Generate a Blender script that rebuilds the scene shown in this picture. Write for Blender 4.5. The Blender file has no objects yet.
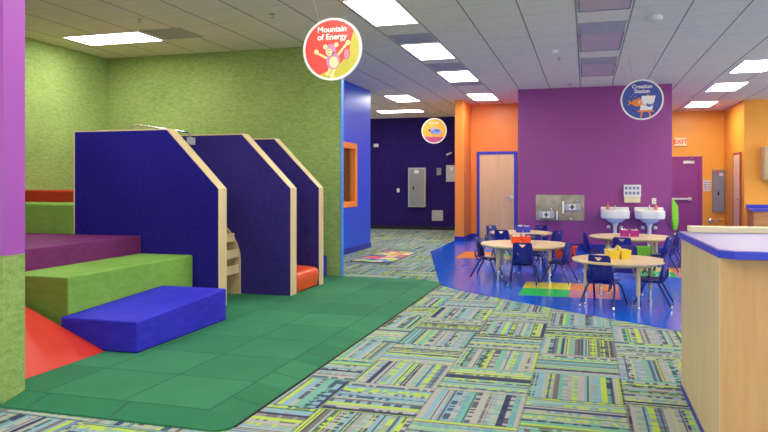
import bpy, bmesh, math, random
from mathutils import Vector, Matrix
R = math.radians
sc = bpy.context.scene
COL = sc.collection

# ---------------------------------------------------------------- camera
cd = bpy.data.cameras.new('camera'); cam = bpy.data.objects.new('camera', cd); COL.objects.link(cam)
cd.sensor_width = 36.0; cd.lens = 36.0 * 685 / 768; cd.shift_y = -32 / 768; cd.clip_start = 0.05; cd.clip_end = 200
YAW = math.atan(202 / 685)
cam.location = (0, 0, 1.35); cam.rotation_euler = (R(90), 0, YAW)
sc.camera = cam
# ---------------------------------------------------------------- world: added warm fill light, let in where walls are left open
w = bpy.data.worlds.new('world'); sc.world = w; w.use_nodes = True
w.node_tree.nodes['Background'].inputs[0].default_value = (1.0, 0.965, 0.92, 1)
w.node_tree.nodes['Background'].inputs[1].default_value = 1.9
LAMP = 21.0
sc.view_settings.view_transform = 'Standard'; sc.view_settings.look = 'None'
sc.view_settings.exposure = 0.0; sc.view_settings.gamma = 1.0; sc.view_settings.use_curve_mapping = False

# ================================================================ materials
def srgb(r, g, b):
    return tuple(((v / 255) / 12.92 if v <= 10 else (((v / 255) + .055) / 1.055) ** 2.4) for v in (r, g, b)) + (1,)

class NT:
    def __init__(s, name):
        s.m = bpy.data.materials.new(name); s.m.use_nodes = True
        s.t = s.m.node_tree; s.b = s.t.nodes['Principled BSDF']
    def n(s, typ, **kw):
        nd = s.t.nodes.new(typ)
        for k, v in kw.items(): setattr(nd, k, v)
        return nd
    def l(s, a, b): s.t.links.new(a, b)
    def math(s, op, a, b=None, c=None):
        nd = s.n('ShaderNodeMath', operation=op)
        for i, v in enumerate((a, b, c)):
            if v is None: continue
            if isinstance(v, (int, float)): nd.inputs[i].default_value = v
            else: s.l(v, nd.inputs[i])
        return nd.outputs[0]
    def pos(s):
        g = s.n('ShaderNodeNewGeometry'); x = s.n('ShaderNodeSeparateXYZ'); s.l(g.outputs['Position'], x.inputs[0])
        return g.outputs['Position'], x.outputs[0], x.outputs[1], x.outputs[2]
    def mix(s, fac, a, b, blend='MIX'):
        nd = s.n('ShaderNodeMix', data_type='RGBA', blend_type=blend)
        if isinstance(fac, (int, float)): nd.inputs[0].default_value = fac
        else: s.l(fac, nd.inputs[0])
        for i, v in ((6, a), (7, b)):
            if isinstance(v, tuple): nd.inputs[i].default_value = v
            else: s.l(v, nd.inputs[i])
        return nd.outputs[2]
    def ramp(s, fac, stops, const=False):
        nd = s.n('ShaderNodeValToRGB'); cr = nd.color_ramp
        if const: cr.interpolation = 'CONSTANT'
        while len(cr.elements) > 1: cr.elements.remove(cr.elements[-1])
        cr.elements[0].position = stops[0][0]; cr.elements[0].color = stops[0][1]
        for p, c in stops[1:]:
            e = cr.elements.new(p); e.color = c
        s.l(fac, nd.inputs[0]); return nd.outputs[0]
    def noise(s, vec, scale, detail=2, rough=.5):
        nd = s.n('ShaderNodeTexNoise'); nd.inputs['Scale'].default_value = scale
        nd.inputs['Detail'].default_value = detail; nd.inputs['Roughness'].default_value = rough
        if vec is not None: s.l(vec, nd.inputs['Vector'])
        return nd.outputs['Fac']
    def bump(s, h, strength, dist=.01):
        nd = s.n('ShaderNodeBump'); nd.inputs['Strength'].default_value = strength; nd.inputs['Distance'].default_value = dist
        s.l(h, nd.inputs['Height']); s.l(nd.outputs[0], s.b.inputs['Normal'])

def plain(name, rgb, rough=.5, metal=0., var=.04, spec=.5, scale=6, bump=0.):
    t = NT(name); P, x, y, z = t.pos()
    c = srgb(*rgb); lo = tuple(v * (1 - var) for v in c[:3]) + (1,); hi = tuple(min(1, v * (1 + var)) for v in c[:3]) + (1,)
    n = t.noise(P, scale, 3)
    t.l(t.ramp(n, [(.3, lo), (.7, hi)]), t.b.inputs['Base Color'])
    t.b.inputs['Roughness'].default_value = rough; t.b.inputs['Metallic'].default_value = metal
    t.b.inputs['Specular IOR Level'].default_value = spec
    if bump: t.bump(t.noise(P, 120, 2), bump, .003)
    return t.m

def fabric(name, a, b, scale=16, fine=160, rough=.95, fleck=.5):
    """carpet-like wall covering: soft cloudy mottling and a fine fleck"""
    t = NT(name); P, x, y, z = t.pos()
    mp = t.n('ShaderNodeMapping'); mp.inputs['Scale'].default_value = (1, 1, 2.4); t.l(P, mp.inputs[0])
    n1 = t.noise(mp.outputs[0], scale, 5, .7); n2 = t.noise(P, fine, 2, .7); n0 = t.noise(P, 1.3, 2)
    v = t.math('ADD', t.math('MULTIPLY', n1, .6), t.math('MULTIPLY', n2, fleck))
    v = t.math('ADD', v, t.math('MULTIPLY', n0, .25))
    t.l(t.ramp(v, [(.45, srgb(*a)), (.85, srgb(*b))]), t.b.inputs['Base Color'])
    t.b.inputs['Roughness'].default_value = rough; t.b.inputs['Specular IOR Level'].default_value = .15
    t.bump(n2, .4, .004)
    return t.m

def wood(name, a, b, rough=.42, axis='Z', scale=1.0):
    t = NT(name); P, x, y, z = t.pos()
    mp = t.n('ShaderNodeMapping')
    mp.inputs['Scale'].default_value = {'Z': (9, 9, .9), 'X': (.9, 9, 9), 'Y': (9, .9, 9)}[axis]
    t.l(P, mp.inputs[0])
    n = t.noise(mp.outputs[0], 1.6 * scale, 6, .62)
    wv = t.noise(mp.outputs[0], 9 * scale, 3, .7)
    v = t.math('ADD', t.math('MULTIPLY', n, .75), t.math('MULTIPLY', wv, .25))
    t.l(t.ramp(v, [(.32, srgb(*a)), (.68, srgb(*b))]), t.b.inputs['Base Color'])
    t.b.inputs['Roughness'].default_value = rough
    return t.m

def emit(name, rgb, strength):
    t = NT(name); c = srgb(*rgb)
    P, x, y, z = t.pos()
    n = t.noise(P, 30, 1)
    t.l(t.ramp(n, [(.2, tuple(v * .97 for v in c[:3]) + (1,)), (.8, c)]), t.b.inputs['Emission Color'])
    t.b.inputs['Base Color'].default_value = c
    t.b.inputs['Emission Strength'].default_value = strength
    return t.m

M = {}
M['green_fabric'] = fabric('green_fabric', (112, 140, 72), (172, 198, 120))
M['green_fabric_low'] = fabric('green_fabric_low', (106, 140, 72), (166, 192, 118), scale=10, fine=110)
M['purple_paint'] = plain('purple_paint', (150, 62, 142), .42, var=.03, scale=2)
M['lilac_paint'] = plain('lilac_paint', (160, 74, 178), .4, var=.03, scale=2)
M['door_purple'] = plain('door_purple', (150, 52, 140), .4, var=.03)
M['navy_carpet'] = fabric('navy_carpet', (26, 16, 74), (52, 38, 120), scale=12)
M['panel_navy'] = fabric('panel_navy', (20, 14, 92), (38, 32, 140), scale=18, fine=220, fleck=.6)
M['panel_ink'] = fabric('panel_ink', (22, 17, 66), (58, 48, 128), scale=18, fine=200, fleck=.7)
M['orange_paint'] = plain('orange_paint', (250, 146, 62), .4, var=.03, scale=2)
M['amber_paint'] = plain('amber_paint', (252, 176, 60), .4, var=.03, scale=2)
M['blue_paint'] = plain('blue_paint', (4, 84, 228), .4, var=.03, scale=2)
M['sky_trim'] = plain('sky_trim', (70, 140, 215), .4)
M['blue_base'] = plain('blue_base', (28, 40, 165), .45)
M['maple'] = wood('maple', (196, 170, 124), (214, 190, 146))
M['maple_edge'] = wood('maple_edge', (212, 186, 140), (230, 208, 166), axis='Z')
M['maple_door'] = wood('maple_door', (232, 198, 148), (244, 214, 168), scale=.5)
M['counter_maple'] = wood('counter_maple', (196, 150, 102), (214, 174, 126), scale=.6)
M['far_wood'] = wood('far_wood', (168, 106, 60), (206, 150, 96), axis='X')
M['table_top'] = wood('table_top', (222, 190, 144), (236, 208, 164), .35, axis='X', scale=.7)
M['table_leg'] = plain('table_leg', (206, 188, 150), .4)
M['chrome'] = plain('chrome', (205, 208, 214), .18, metal=1)
M['steel'] = plain('steel', (140, 134, 126), .25, metal=1, var=.25, scale=5)
M['counter_top'] = plain('counter_top', (142, 130, 196), .35, var=.05, scale=40)
M['counter_blue'] = plain('counter_blue', (44, 60, 205), .35)
M['chair_blue'] = plain('chair_blue', (24, 26, 128), .3, var=.05)
M['chair_tube'] = plain('chair_tube', (24, 24, 116), .28, var=.04)
M['foam_red'] = plain('foam_red', (206, 42, 22), .5, var=.04, bump=.2)
M['foam_brick'] = plain('foam_brick', (196, 44, 24), .55, var=.06, bump=.2)
M['foam_green'] = fabric('foam_green', (104, 152, 60), (136, 182, 84), scale=9, fine=150, rough=.6)
M['foam_plum'] = fabric('foam_plum', (98, 36, 92), (130, 54, 118), scale=9, fine=150, rough=.6)
M['foam_blue'] = fabric('foam_blue', (36, 34, 172), (60, 56, 214), scale=9, fine=150, rough=.6)
M['vinyl_orange'] = plain('vinyl_orange', (232, 84, 34), .28, var=.04)
M['white'] = plain('white', (232, 230, 228), .45)
M['porcelain'] = plain('porcelain', (244, 242, 240), .2)
M['grey_metal'] = plain('grey_metal', (142, 144, 152), .45, var=.03)
M['grey_light'] = plain('grey_light', (176, 178, 182), .45)
M['dark'] = plain('dark', (24, 22, 30), .6)
M['grid_grey'] = plain('grid_grey', (150, 146, 150), .8)
M['grille_grey'] = plain('grille_grey', (176, 174, 180), .7)
M['grille_mauve'] = plain('grille_mauve', (206, 182, 186), .7)
M['soap'] = plain('soap', (238, 140, 110), .3)
M['lime'] = plain('lime', (136, 214, 46), .35)
M['caddy_yellow'] = plain('caddy_yellow', (240, 210, 60), .4)
M['caddy_orange'] = plain('caddy_orange', (236, 76, 34), .4)
M['caddy_blue'] = plain('caddy_blue', (62, 68, 200), .4)
M['caddy_magenta'] = plain('caddy_magenta', (176, 36, 146), .4)
M['cream'] = plain('cream', (232, 222, 188), .5)
M['sign_red'] = plain('sign_red', (214, 70, 62), .5)
M['sign_olive'] = plain('sign_olive', (186, 178, 62), .5)
M['sign_blue'] = plain('sign_blue', (62, 76, 156), .5)
M['sign_orange'] = plain('sign_orange', (248, 160, 50), .5)
M['sign_plum'] = plain('sign_plum', (184, 72, 116), .5)
M['art_mauve'] = plain('art_mauve', (188, 128, 166), .5)
M['art_cream'] = plain('art_cream', (248, 214, 150), .5)
M['art_orange'] = plain('art_orange', (238, 132, 44), .5)
M['art_blue'] = plain('art_blue', (66, 104, 190), .5)
M['art_grey'] = plain('art_grey', (140, 150, 200), .5)
M['tile_yellow'] = plain('tile_yellow', (250, 232, 40), .22)
M['tile_green'] = plain('tile_green', (40, 205, 90), .22)
M['tile_orange'] = plain('tile_orange', (252, 150, 70), .22)
M['tile_mauve'] = plain('tile_mauve', (220, 140, 160), .22)
M['vinyl_floor'] = plain('vinyl_floor', (2, 98, 224), .16, var=.08, scale=8)
M['exit_red'] = emit('exit_red', (255, 40, 30), .7)
M['exit_face'] = emit('exit_face', (255, 215, 170), .25)
M['lamp'] = emit('lamp', (255, 250, 240), LAMP)
M['paper_grey'] = plain('paper_grey', (150, 150, 165), .7)
M['ink'] = plain('ink', (90, 88, 130), .7)

def glass_mat():
    t = NT('glass'); t.b.inputs['Transmission Weight'].default_value = 1; t.b.inputs['Roughness'].default_value = .02
    P, x, y, z = t.pos(); n = t.noise(P, 3); t.l(t.ramp(n, [(0, (.9, .93, .96, 1)), (1, (.95, .97, 1, 1))]), t.b.inputs['Base Color'])
    return t.m
M['glass'] = glass_mat()

def carpet_mat():
    """quarter-turned carpet tiles of irregular coloured stripes"""
    t = NT('striped_carpet_tiles'); P, x, y, z = t.pos(); S = .59
    u = t.math('DIVIDE', t.math('ADD', x, 20 * S - .23 + S), S)
    v = t.math('DIVIDE', t.math('ADD', y, 20 * S - 5.02), S)
    iu, iv = t.math('FLOOR', u), t.math('FLOOR', v)
    fu, fv = t.math('FRACT', u), t.math('FRACT', v)
    par = t.math('MODULO', t.math('ADD', iu, iv), 2)
    inv = t.math('SUBTRACT', 1, par)
    ac = t.math('ADD', t.math('MULTIPLY', fu, par), t.math('MULTIPLY', fv, inv))
    al = t.math('ADD', t.math('MULTIPLY', fv, par), t.math('MULTIPLY', fu, inv))
    tile = t.math('ADD', t.math('MULTIPLY', iu, 17.31), t.math('MULTIPLY', iv, 41.77))
    ws = t.math('ADD', t.math('MULTIPLY', ac, 17), tile)
    vo = t.n('ShaderNodeTexVoronoi', voronoi_dimensions='1D'); vo.inputs['Scale'].default_value = 1.0
    t.l(ws, vo.inputs['W'])
    sp = t.n('ShaderNodeSeparateColor'); t.l(vo.outputs['Color'], sp.inputs[0])
    lime = srgb(176, 202, 88); gr = srgb(170, 170, 166); aq = srgb(118, 174, 158); gb = srgb(134, 170, 188)
    nv = srgb(64, 70, 100); ch = srgb(116, 112, 116); sage = srgb(154, 180, 128)
    base = t.ramp(sp.outputs[0], [(0, lime), (.16, gr), (.39, aq), (.55, gb), (.71, nv), (.80, ch), (.88, gr)], True)
    # dashes along some of the stripes
    wd = t.math('FLOOR', t.math('ADD', t.math('MULTIPLY', al, 24), t.math('MULTIPLY', sp.outputs[1], 91)))
    wn = t.n('ShaderNodeTexWhiteNoise', noise_dimensions='2D')
    cv = t.n('ShaderNodeCombineXYZ'); t.l(wd, cv.inputs[0]); t.l(t.math('MULTIPLY', sp.outputs[2], 57), cv.inputs[1])
    t.l(cv.outputs[0], wn.inputs['Vector'])
    on = t.math('MULTIPLY', t.math('GREATER_THAN', sp.outputs[1], .35), t.math('GREATER_THAN', wn.outputs['Value'], .5))
    dash = t.ramp(sp.outputs[2], [(0, srgb(48, 56, 92)), (.35, srgb(112, 150, 178)), (.6, srgb(150, 152, 150)), (.8, srgb(120, 170, 160))], True)
    c1 = t.mix(t.math('MULTIPLY', on, .8), base, dash)
    # hairline stripes
    vo2 = t.n('ShaderNodeTexVoronoi', voronoi_dimensions='1D'); vo2.inputs['Scale'].default_value = 3.1
    t.l(ws, vo2.inputs['W']); sp2 = t.n('ShaderNodeSeparateColor'); t.l(vo2.outputs['Color'], sp2.inputs[0])
    c2 = t.mix(t.math('MULTIPLY', t.math('GREATER_THAN', sp2.outputs[0], .8), .75), c1,
               t.ramp(sp2.outputs[1], [(0, srgb(60, 66, 92)), (.45, lime), (.75, gr)], True))
    n = t.noise(P, 90, 2, .8); pile = t.ramp(n, [(.3, (.78, .78, .78, 1)), (.7, (1.08, 1.08, 1.08, 1))])
    c3 = t.mix(1.0, c2, pile, 'MULTIPLY')
    # seams between tiles
    e = .012
    sm = t.math('MAXIMUM', t.math('MAXIMUM', t.math('LESS_THAN', fu, e), t.math('GREATER_THAN', fu, 1 - e)),
                t.math('MAXIMUM', t.math('LESS_THAN', fv, e), t.math('GREATER_THAN', fv, 1 - e)))
    c4 = t.mix(t.math('MULTIPLY', sm, .35), c3, srgb(70, 74, 80))
    t.l(c4, t.b.inputs['Base Color']); t.b.inputs['Roughness'].default_value = .95
    t.b.inputs['Specular IOR Level'].default_value = .1
    t.bump(n, .3, .004)
    return t.m
M['carpet'] = carpet_mat()

def rubber_mat():
    t = NT('green_rubber_tiles'); P, x, y, z = t.pos()
    n = t.noise(P, 240, 2, .9); n2 = t.noise(P, 3, 3)
    S = .585
    u = t.math('DIVIDE', t.math('ADD', x, 2.08 + 40 * S), S); v = t.math('DIVIDE', t.math('ADD', y, 40 * S - 3.5), S)
    iu, iv = t.math('FLOOR', u), t.math('FLOOR', v); fu, fv = t.math('FRACT', u), t.math('FRACT', v)
    # every other column is shifted half a tile
    wn = t.n('ShaderNodeTexWhiteNoise', noise_dimensions='2D'); cv = t.n('ShaderNodeCombineXYZ'); t.l(iu, cv.inputs[0]); t.l(iv, cv.inputs[1]); t.l(cv.outputs[0], wn.inputs['Vector'])
    v2 = t.math('ADD', t.math('ADD', t.math('MULTIPLY', n, .5), t.math('MULTIPLY', n2, .12)), t.math('MULTIPLY', wn.outputs['Value'], .13))
    c = t.ramp(v2, [(.3, srgb(36, 108, 74)), (.65, srgb(74, 150, 108))])
    e = .011
    sm = t.math('MAXIMUM', t.math('MAXIMUM', t.math('LESS_THAN', fu, e), t.math('GREATER_THAN', fu, 1 - e)),
                t.math('MAXIMUM', t.math('LESS_THAN', fv, e), t.math('GREATER_THAN', fv, 1 - e)))
    inside = t.math('MULTIPLY', t.math('LESS_THAN', x, -2.075), t.math('GREATER_THAN', y, 3.495))
    c = t.mix(t.math('MULTIPLY', t.math('MULTIPLY', sm, inside), .6), c, srgb(14, 70, 52))
    t.l(c, t.b.inputs['Base Color']); t.b.inputs['Roughness'].default_value = .85; t.b.inputs['Specular IOR Level'].default_value = .25
    t.bump(n, .3, .003)
    return t.m
M['rubber'] = rubber_mat()

def ceiling_mat():
    t = NT('ceiling_tiles'); P, x, y, z = t.pos(); S = .61
    fu = t.math('FRACT', t.math('DIVIDE', t.math('ADD', x, .11 + 40 * S), S))
    fv = t.math('FRACT', t.math('DIVIDE', t.math('ADD', y, 40 * S - 9.34), S))
    n = t.noise(P, 150, 2, .8); n2 = t.noise(P, 8, 3, .7)
    v = t.math('ADD', t.math('MULTIPLY', n, .6), t.math('MULTIPLY', n2, .4))
    c = t.ramp(v, [(.35, srgb(228, 222, 204)), (.65, srgb(244, 238, 220))])
    r = t.math('MAXIMUM', t.math('LESS_THAN', fu, .016), t.math('GREATER_THAN', fu, .984))
    q = t.math('MAXIMUM', t.math('LESS_THAN', fv, .008), t.math('GREATER_THAN', fv, .992))
    c = t.mix(t.math('MULTIPLY', q, .45), c, srgb(140, 138, 136))
    c = t.mix(t.math('MULTIPLY', r, .85), c, srgb(140, 134, 132))
    t.l(c, t.b.inputs['Base Color']); t.b.inputs['Roughness'].default_value = .9
    t.bump(n, .3, .004)
    return t.m
M['ceiling'] = ceiling_mat()

# ================================================================ mesh helpers
class MB:
    """collects shapes, then links them as ONE mesh object"""
    def __init__(s): s.bm = bmesh.new(); s.mats = []; s.mi = 0
    def use(s, key):
        if key not in s.mats: s.mats.append(key)
        s.mi = s.mats.index(key); return s
    def face(s, vs):
        try: f = s.bm.faces.new(vs)
        except ValueError: return None
        f.material_index = s.mi; return f
    def box(s, x0, x1, y0, y1, z0, z1):
        v = [s.bm.verts.new(p) for p in ((x0, y0, z0), (x1, y0, z0), (x1, y1, z0), (x0, y1, z0), (x0, y0, z1), (x1, y0, z1), (x1, y1, z1), (x0, y1, z1))]
        for q in ((0, 3, 2, 1), (4, 5, 6, 7), (0, 1, 5, 4), (1, 2, 6, 5), (2, 3, 7, 6), (3, 0, 4, 7)): s.face([v[i] for i in q])
        return s
    def prism(s, pts, d0, d1, axis='Z'):
        """polygon pts (2D) swept along an axis. Z: (x,y); Y: (x,z); X: (y,z)"""
        def mk(p, d): return {'Z': (p[0], p[1], d), 'Y': (p[0], d, p[1]), 'X': (d, p[0], p[1])}[axis]
        a = [s.bm.verts.new(mk(p, d0)) for p in pts]; b = [s.bm.verts.new(mk(p, d1)) for p in pts]
        s.face(list(reversed(a))); s.face(b)
        n = len(pts)
        for i in range(n): s.face([a[i], a[(i + 1) % n], b[(i + 1) % n], b[i]])
        return s
    def holed(s, outer, holes, d0, d1, axis='Y', cuts=()):
        """a plate with holes cut through it"""
        tmp = bmesh.new()
        def mk(p, d): return {'Z': (p[0], p[1], d), 'Y': (p[0], d, p[1]), 'X': (d, p[0], p[1])}[axis]
        es = []
        for loop in [outer] + list(holes):
            vs = [tmp.verts.new(mk(p, d0)) for p in loop]
            es += [tmp.edges.new((vs[i], vs[(i + 1) % len(vs)])) for i in range(len(vs))]
        bmesh.ops.triangle_fill(tmp, use_beauty=True, use_dissolve=False, edges=es)
        for k in cuts:
            ge = tmp.verts[:] + tmp.edges[:] + tmp.faces[:]
            bmesh.ops.bisect_plane(tmp, geom=ge, plane_co=(k, 0, 0), plane_no=(1, 0, 0))
        ext = bmesh.ops.extrude_face_region(tmp, geom=tmp.faces[:])
        off = Vector(mk((0, 0), d1 - d0))
        for g in ext['geom']:
            if isinstance(g, bmesh.types.BMVert): g.co += off
        mp = {}
        for v in tmp.verts: mp[v] = s.bm.verts.new(v.co)
        for f in tmp.faces: s.face([mp[v] for v in f.verts])
        tmp.free(); return s
    def lathe(s, prof, c=(0, 0, 0), seg=24, axis='Z'):
        rings = []
        for r, h in prof:
            ring = []
            for k in range(seg):
                a = 2 * math.pi * k / seg
                p = (r * math.cos(a), r * math.sin(a), h)
                if axis == 'Y': p = (p[0], h, p[1])
                if axis == 'X': p = (h, p[0], p[1])
                ring.append(s.bm.verts.new((p[0] + c[0], p[1] + c[1], p[2] + c[2])))
            rings.append(ring)
        for a, b in zip(rings, rings[1:]):
            for k in range(seg): s.face([a[k], a[(k + 1) % seg], b[(k + 1) % seg], b[k]])
        s.face(list(reversed(rings[0]))); s.face(rings[-1])
        return s
    def tube(s, pts, r, seg=10, r2=None):
        pts = [Vector(p) for p in pts]; rings = []; n = len(pts); up = None
        for i, p in enumerate(pts):
            d = (pts[min(i + 1, n - 1)] - pts[max(i - 1, 0)]).normalized()
            if up is None: up = Vector((0, 0, 1)) if abs(d.z) < .9 else Vector((1, 0, 0))
            side = d.cross(up).normalized(); up = side.cross(d).normalized()
            rr = r if r2 is None else r + (r2 - r) * i / (n - 1)
            rings.append([s.bm.verts.new(p + side * math.cos(2 * math.pi * k / seg) * rr + up * math.sin(2 * math.pi * k / seg) * rr) for k in range(seg)])
        for a, b in zip(rings, rings[1:]):
            for k in range(seg): s.face([a[k], a[(k + 1) % seg], b[(k + 1) % seg], b[k]])
        s.face(list(reversed(rings[0]))); s.face(rings[-1])
        return s
    def ball(s, c, r, sz=1, seg=14, rg=8):
        n0 = len(s.bm.faces)
        m = Matrix.Translation(c) @ Matrix.Diagonal((r, r, r * sz, 1))
        ret = bmesh.ops.create_uvsphere(s.bm, u_segments=seg, v_segments=rg, radius=1, matrix=m)
        fs = set()
        for v in ret['verts']: fs.update(v.link_faces)
        for f in fs: f.material_index = s.mi
        return s
    def move(s, dx, dy, dz, rz=0):
        bmesh.ops.transform(s.bm, matrix=Matrix.Translation((dx, dy, dz)) @ Matrix.Rotation(rz, 4, 'Z'), verts=s.bm.verts[:]); return s
    def build(s, name, mat=None, parent=None, bevel=0, seg=2, smooth=False, loc=None, rotz=0):
        bmesh.ops.recalc_face_normals(s.bm, faces=s.bm.faces[:])
        me = bpy.data.meshes.new(name); s.bm.to_mesh(me); s.bm.free()
        for k in ([mat] if not s.mats else s.mats): me.materials.append(M[k])
        o = bpy.data.objects.new(name, me); COL.objects.link(o)
        if smooth or bevel:
            for p in me.polygons: p.use_smooth = True
            if hasattr(me, 'set_sharp_from_angle'): me.set_sharp_from_angle(angle=R(35))
        if bevel:
            b = o.modifiers.new('bevel', 'BEVEL'); b.width = bevel; b.segments = seg; b.limit_method = 'ANGLE'; b.angle_limit = R(30)
        if parent: o.parent = parent
        if loc: o.location = loc
        if rotz: o.rotation_euler = (0, 0, rotz)
        return o

def thing(name, label, cat, loc=(0, 0, 0), rz=0, group=None):
    o = bpy.data.objects.new(name, None); COL.objects.link(o); o.empty_display_size = .1
    o.location = loc; o.rotation_euler = (0, 0, rz); return tag(o, label, cat, group)
def tag(o, label, cat, group=None, kind=None):
    o['label'] = label; o['category'] = cat
    if group: o['group'] = group
    if kind: o['kind'] = kind
    return o
def struct(o, label=None):
    o['kind'] = 'structure'
    if label: o['label'] = label
    return o
def copy_tree(o, parent=None):
    c = o.copy(); COL.objects.link(c); c.parent = parent
    for ch in list(o.children): copy_tree(ch, c)
    return c
def arc(cx, cy, r, a0, a1, n):
    return [(cx + r * math.cos(R(a0 + (a1 - a0) * i / n)), cy + r * math.sin(R(a0 + (a1 - a0) * i / n))) for i in range(n + 1)]

# ================================================================ the setting
ZC = 3.32
struct(MB().box(-10, 9, -5, 21, -.1, 0).build('floor', 'carpet'), 'carpet tiles in lime, aqua, grey and navy stripes, turned quarter by quarter')
struct(MB().box(-10, 9, -5, 21, ZC, ZC + .1).build('ceiling', 'ceiling'), 'grey suspended ceiling of square mineral tiles')

# blue sheet-vinyl floor with bright inlaid tiles
fv = MB().use('vinyl_floor')
edge = [(-3.0, 15.95), (-2.96, 13.3), (-1.87, 8.98), (-1.43, 8.5), (-.83, 8.03), (-.1, 7.46), (.48, 7.04), (.83, 6.78), (1.5, 6.3)]
fv.prism(edge + [(3.0, 5.6), (3.0, 12.5), (3.56, 17.0), (3.56, 20.2), (-2.8, 20.2), (-2.8, 15.95)], 0, .004)
def patch(x0, y0, keys):
    d = .595
    for k, (i, j) in zip(keys, ((0, 0), (1, 0), (0, 1), (1, 1))):
        fv.use(k).box(x0 + i * d, x0 + (i + 1) * d, y0 + j * d, y0 + (j + 1) * d, .003, .0055)
patch(-.79, 8.43, ('tile_green', 'tile_mauve', 'tile_yellow', 'tile_orange'))
patch(-2.3, 12.35, ('tile_orange', 'tile_yellow', 'tile_orange', 'tile_green'))
patch(.68, 10.66, ('tile_green', 'tile_mauve', 'tile_yellow', 'tile_orange'))
struct(fv.build('floor_vinyl'), 'glossy blue vinyl floor with inlaid yellow, green and orange squares')

# green rubber play mat with bevelled ramp edge
mb = MB().use('rubber'); T = .05
xo, xi, yo, yi, xl, yb = -1.87, -2.08, 3.31, 3.5, -7.22, 9.1
oc = [(xl, yo)] + arc(xo - .1, yo + .1, .1, -90, 0, 6) + [(xo, yb)]
ic = [(xl, yi)] + [(xi - .02, yi)] + [(xi - .02 * math.cos(a), yi + .02 * math.sin(a)) for a in (1.35, 1.1, .8, .5, .2)] + [(xi, yi + .02), (xi, yb)]
a0 = [mb.bm.verts.new((x, y, 0)) for x, y in oc]; a1 = [mb.bm.verts.new((x, y, .012)) for x, y in oc]
a2 = [mb.bm.verts.new((x, y, T)) for x, y in ic]
n = len(oc)
for i in range(n - 1):
    mb.face([a0[i], a0[i + 1], a1[i + 1], a1[i]]); mb.face([a1[i], a1[i + 1], a2[i + 1], a2[i]])
cb = mb.bm.verts.new((xl, yb, T)); mb.face(a2 + [cb])
cb0 = mb.bm.verts.new((xl, yb, 0)); mb.face(list(reversed(a0)) + [cb0][:0] + [cb0])
mb.face([a0[-1], cb0, cb, a2[-1], a1[-1]]); mb.face([a0[0], a1[0], a2[0], cb, cb0])
# joints cut in the ramp strip
mb.use('dark')
for k in range(9):
    yy = 4.05 + k * .585 - .3
    if yy < 9: mb.prism([(xo - .006, .0135), (xi, T + .001), (xi, T - .004), (xo - .006, .009)], yy, yy + .006, 'Y')
for k in range(3):
    xx = -2.62 - k * .585
    mb.prism([(yo + .006, .0135), (yi, T + .001), (yi, T - .004), (yo + .006, .009)], xx, xx + .006, 'X')
mb.box(xo - .004, xo + .008, yo + .1, yb, 0, .01)
struct(mb.build('floor_mat'), 'green rubber tile play mat with sloping edge')

# walls
struct(MB().box(-7.4, -7.22, 3.5, 9.1, 0, ZC).build('wall_left', 'green_fabric'))
g = struct(MB().box(-7.4, -3.325, 9.1, 9.19, 0, ZC).build('wall_play_back', 'green_fabric'))
struct(MB().box(-3.325, -3.31, 9.095, 9.195, 0, ZC).build('trim_play_wall_end', 'sky_trim'))
wl = MB().use('green_fabric_low').box(-10, -3.395, 3.335, 3.505, 0, .912).use('lilac_paint').box(-10, -3.395, 3.335, 3.505, .912, ZC)
struct(wl.build('wall_left_front'))
struct(MB().box(-10, -2.75, 19.75, 19.95, 0, ZC).build('wall_rear_left', 'navy_carpet'))
# blue wall with an opening
bw = MB().use('blue_paint')
wy0, wy1, wz0, wz1 = 11.2, 12.86, .98, 2.07
bw.box(-4.5, -4.4, 10.0, wy0, 0, ZC).box(-4.5, -4.4, wy1, 13.9, 0, ZC).box(-4.5, -4.4, wy0, wy1, 0, wz0).box(-4.5, -4.4, wy0, wy1, wz1, ZC)
struct(bw.build('wall_blue'))
struct(MB().box(-10, -4.5, 13.72, 13.9, 0, ZC).box(-10, -4.5, 10.0, 10.18, 0, ZC).box(-8.2, -8.0, 10.18, 13.72, 0, ZC).build('wall_inner_room', 'navy_carpet'))
struct(MB().box(-4.4, -4.385, 10.0, 13.91, .004, .11).build('baseboard_blue_wall', 'blue_base'))
w1 = struct(MB().use('orange_paint').box(-4.50, -4.375, wy0 - .1, wy0 + .03, wz0 - .08, wz1 + .08).box(-4.50, -4.375, wy1 - .03, wy1 + .1, wz0 - .08, wz1 + .08)
            .box(-4.50, -4.375, wy0, wy1, wz0 - .08, wz0 + .03).box(-4.50, -4.375, wy0, wy1, wz1 - .03, wz1 + .08).build('window_1', bevel=.004))
MB().box(-4.47, -4.462, wy0 + .03, wy1 - .03, wz0 + .03, wz1 - .03).build('window_pane', 'glass', w1)
# orange pillar and door wall
struct(MB().box(-2.96, -2.75, 15.95, 19.75, 0, ZC).build('wall_pillar', 'orange_paint'))
struct(MB().box(-2.75, -1.36, 17.0, 17.2, 0, ZC).build('wall_door_side', 'orange_paint'))
struct(MB().box(-2.97, -2.735, 15.935, 15.95, .004, .115).box(-2.75, -2.735, 15.95, 17.0, .004, .115).box(-2.735, -2.6, 16.985, 17.0, .004, .115).build('baseboard_pillar', 'blue_base'))
struct(MB().box(-1.36, 1.62, 14.5, 20.3, 0, ZC).build('wall_center', 'purple_paint'))
struct(MB().box(-1.36, 1.62, 14.485, 14.5, .004, .13).build('baseboard_center', 'blue_base'))
struct(MB().box(1.62, 3.56, 20.2, 20.4, 0, ZC).build('wall_rear_right', 'amber_paint'))
struct(MB().box(3.56, 9, 17.8, 20.4, 0, ZC).build('wall_right_far', 'amber_paint'))
struct(MB().box(-9.9, -2.96, 19.735, 19.75, 0, .1).build('baseboard_rear_left', 'dark'))

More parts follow.
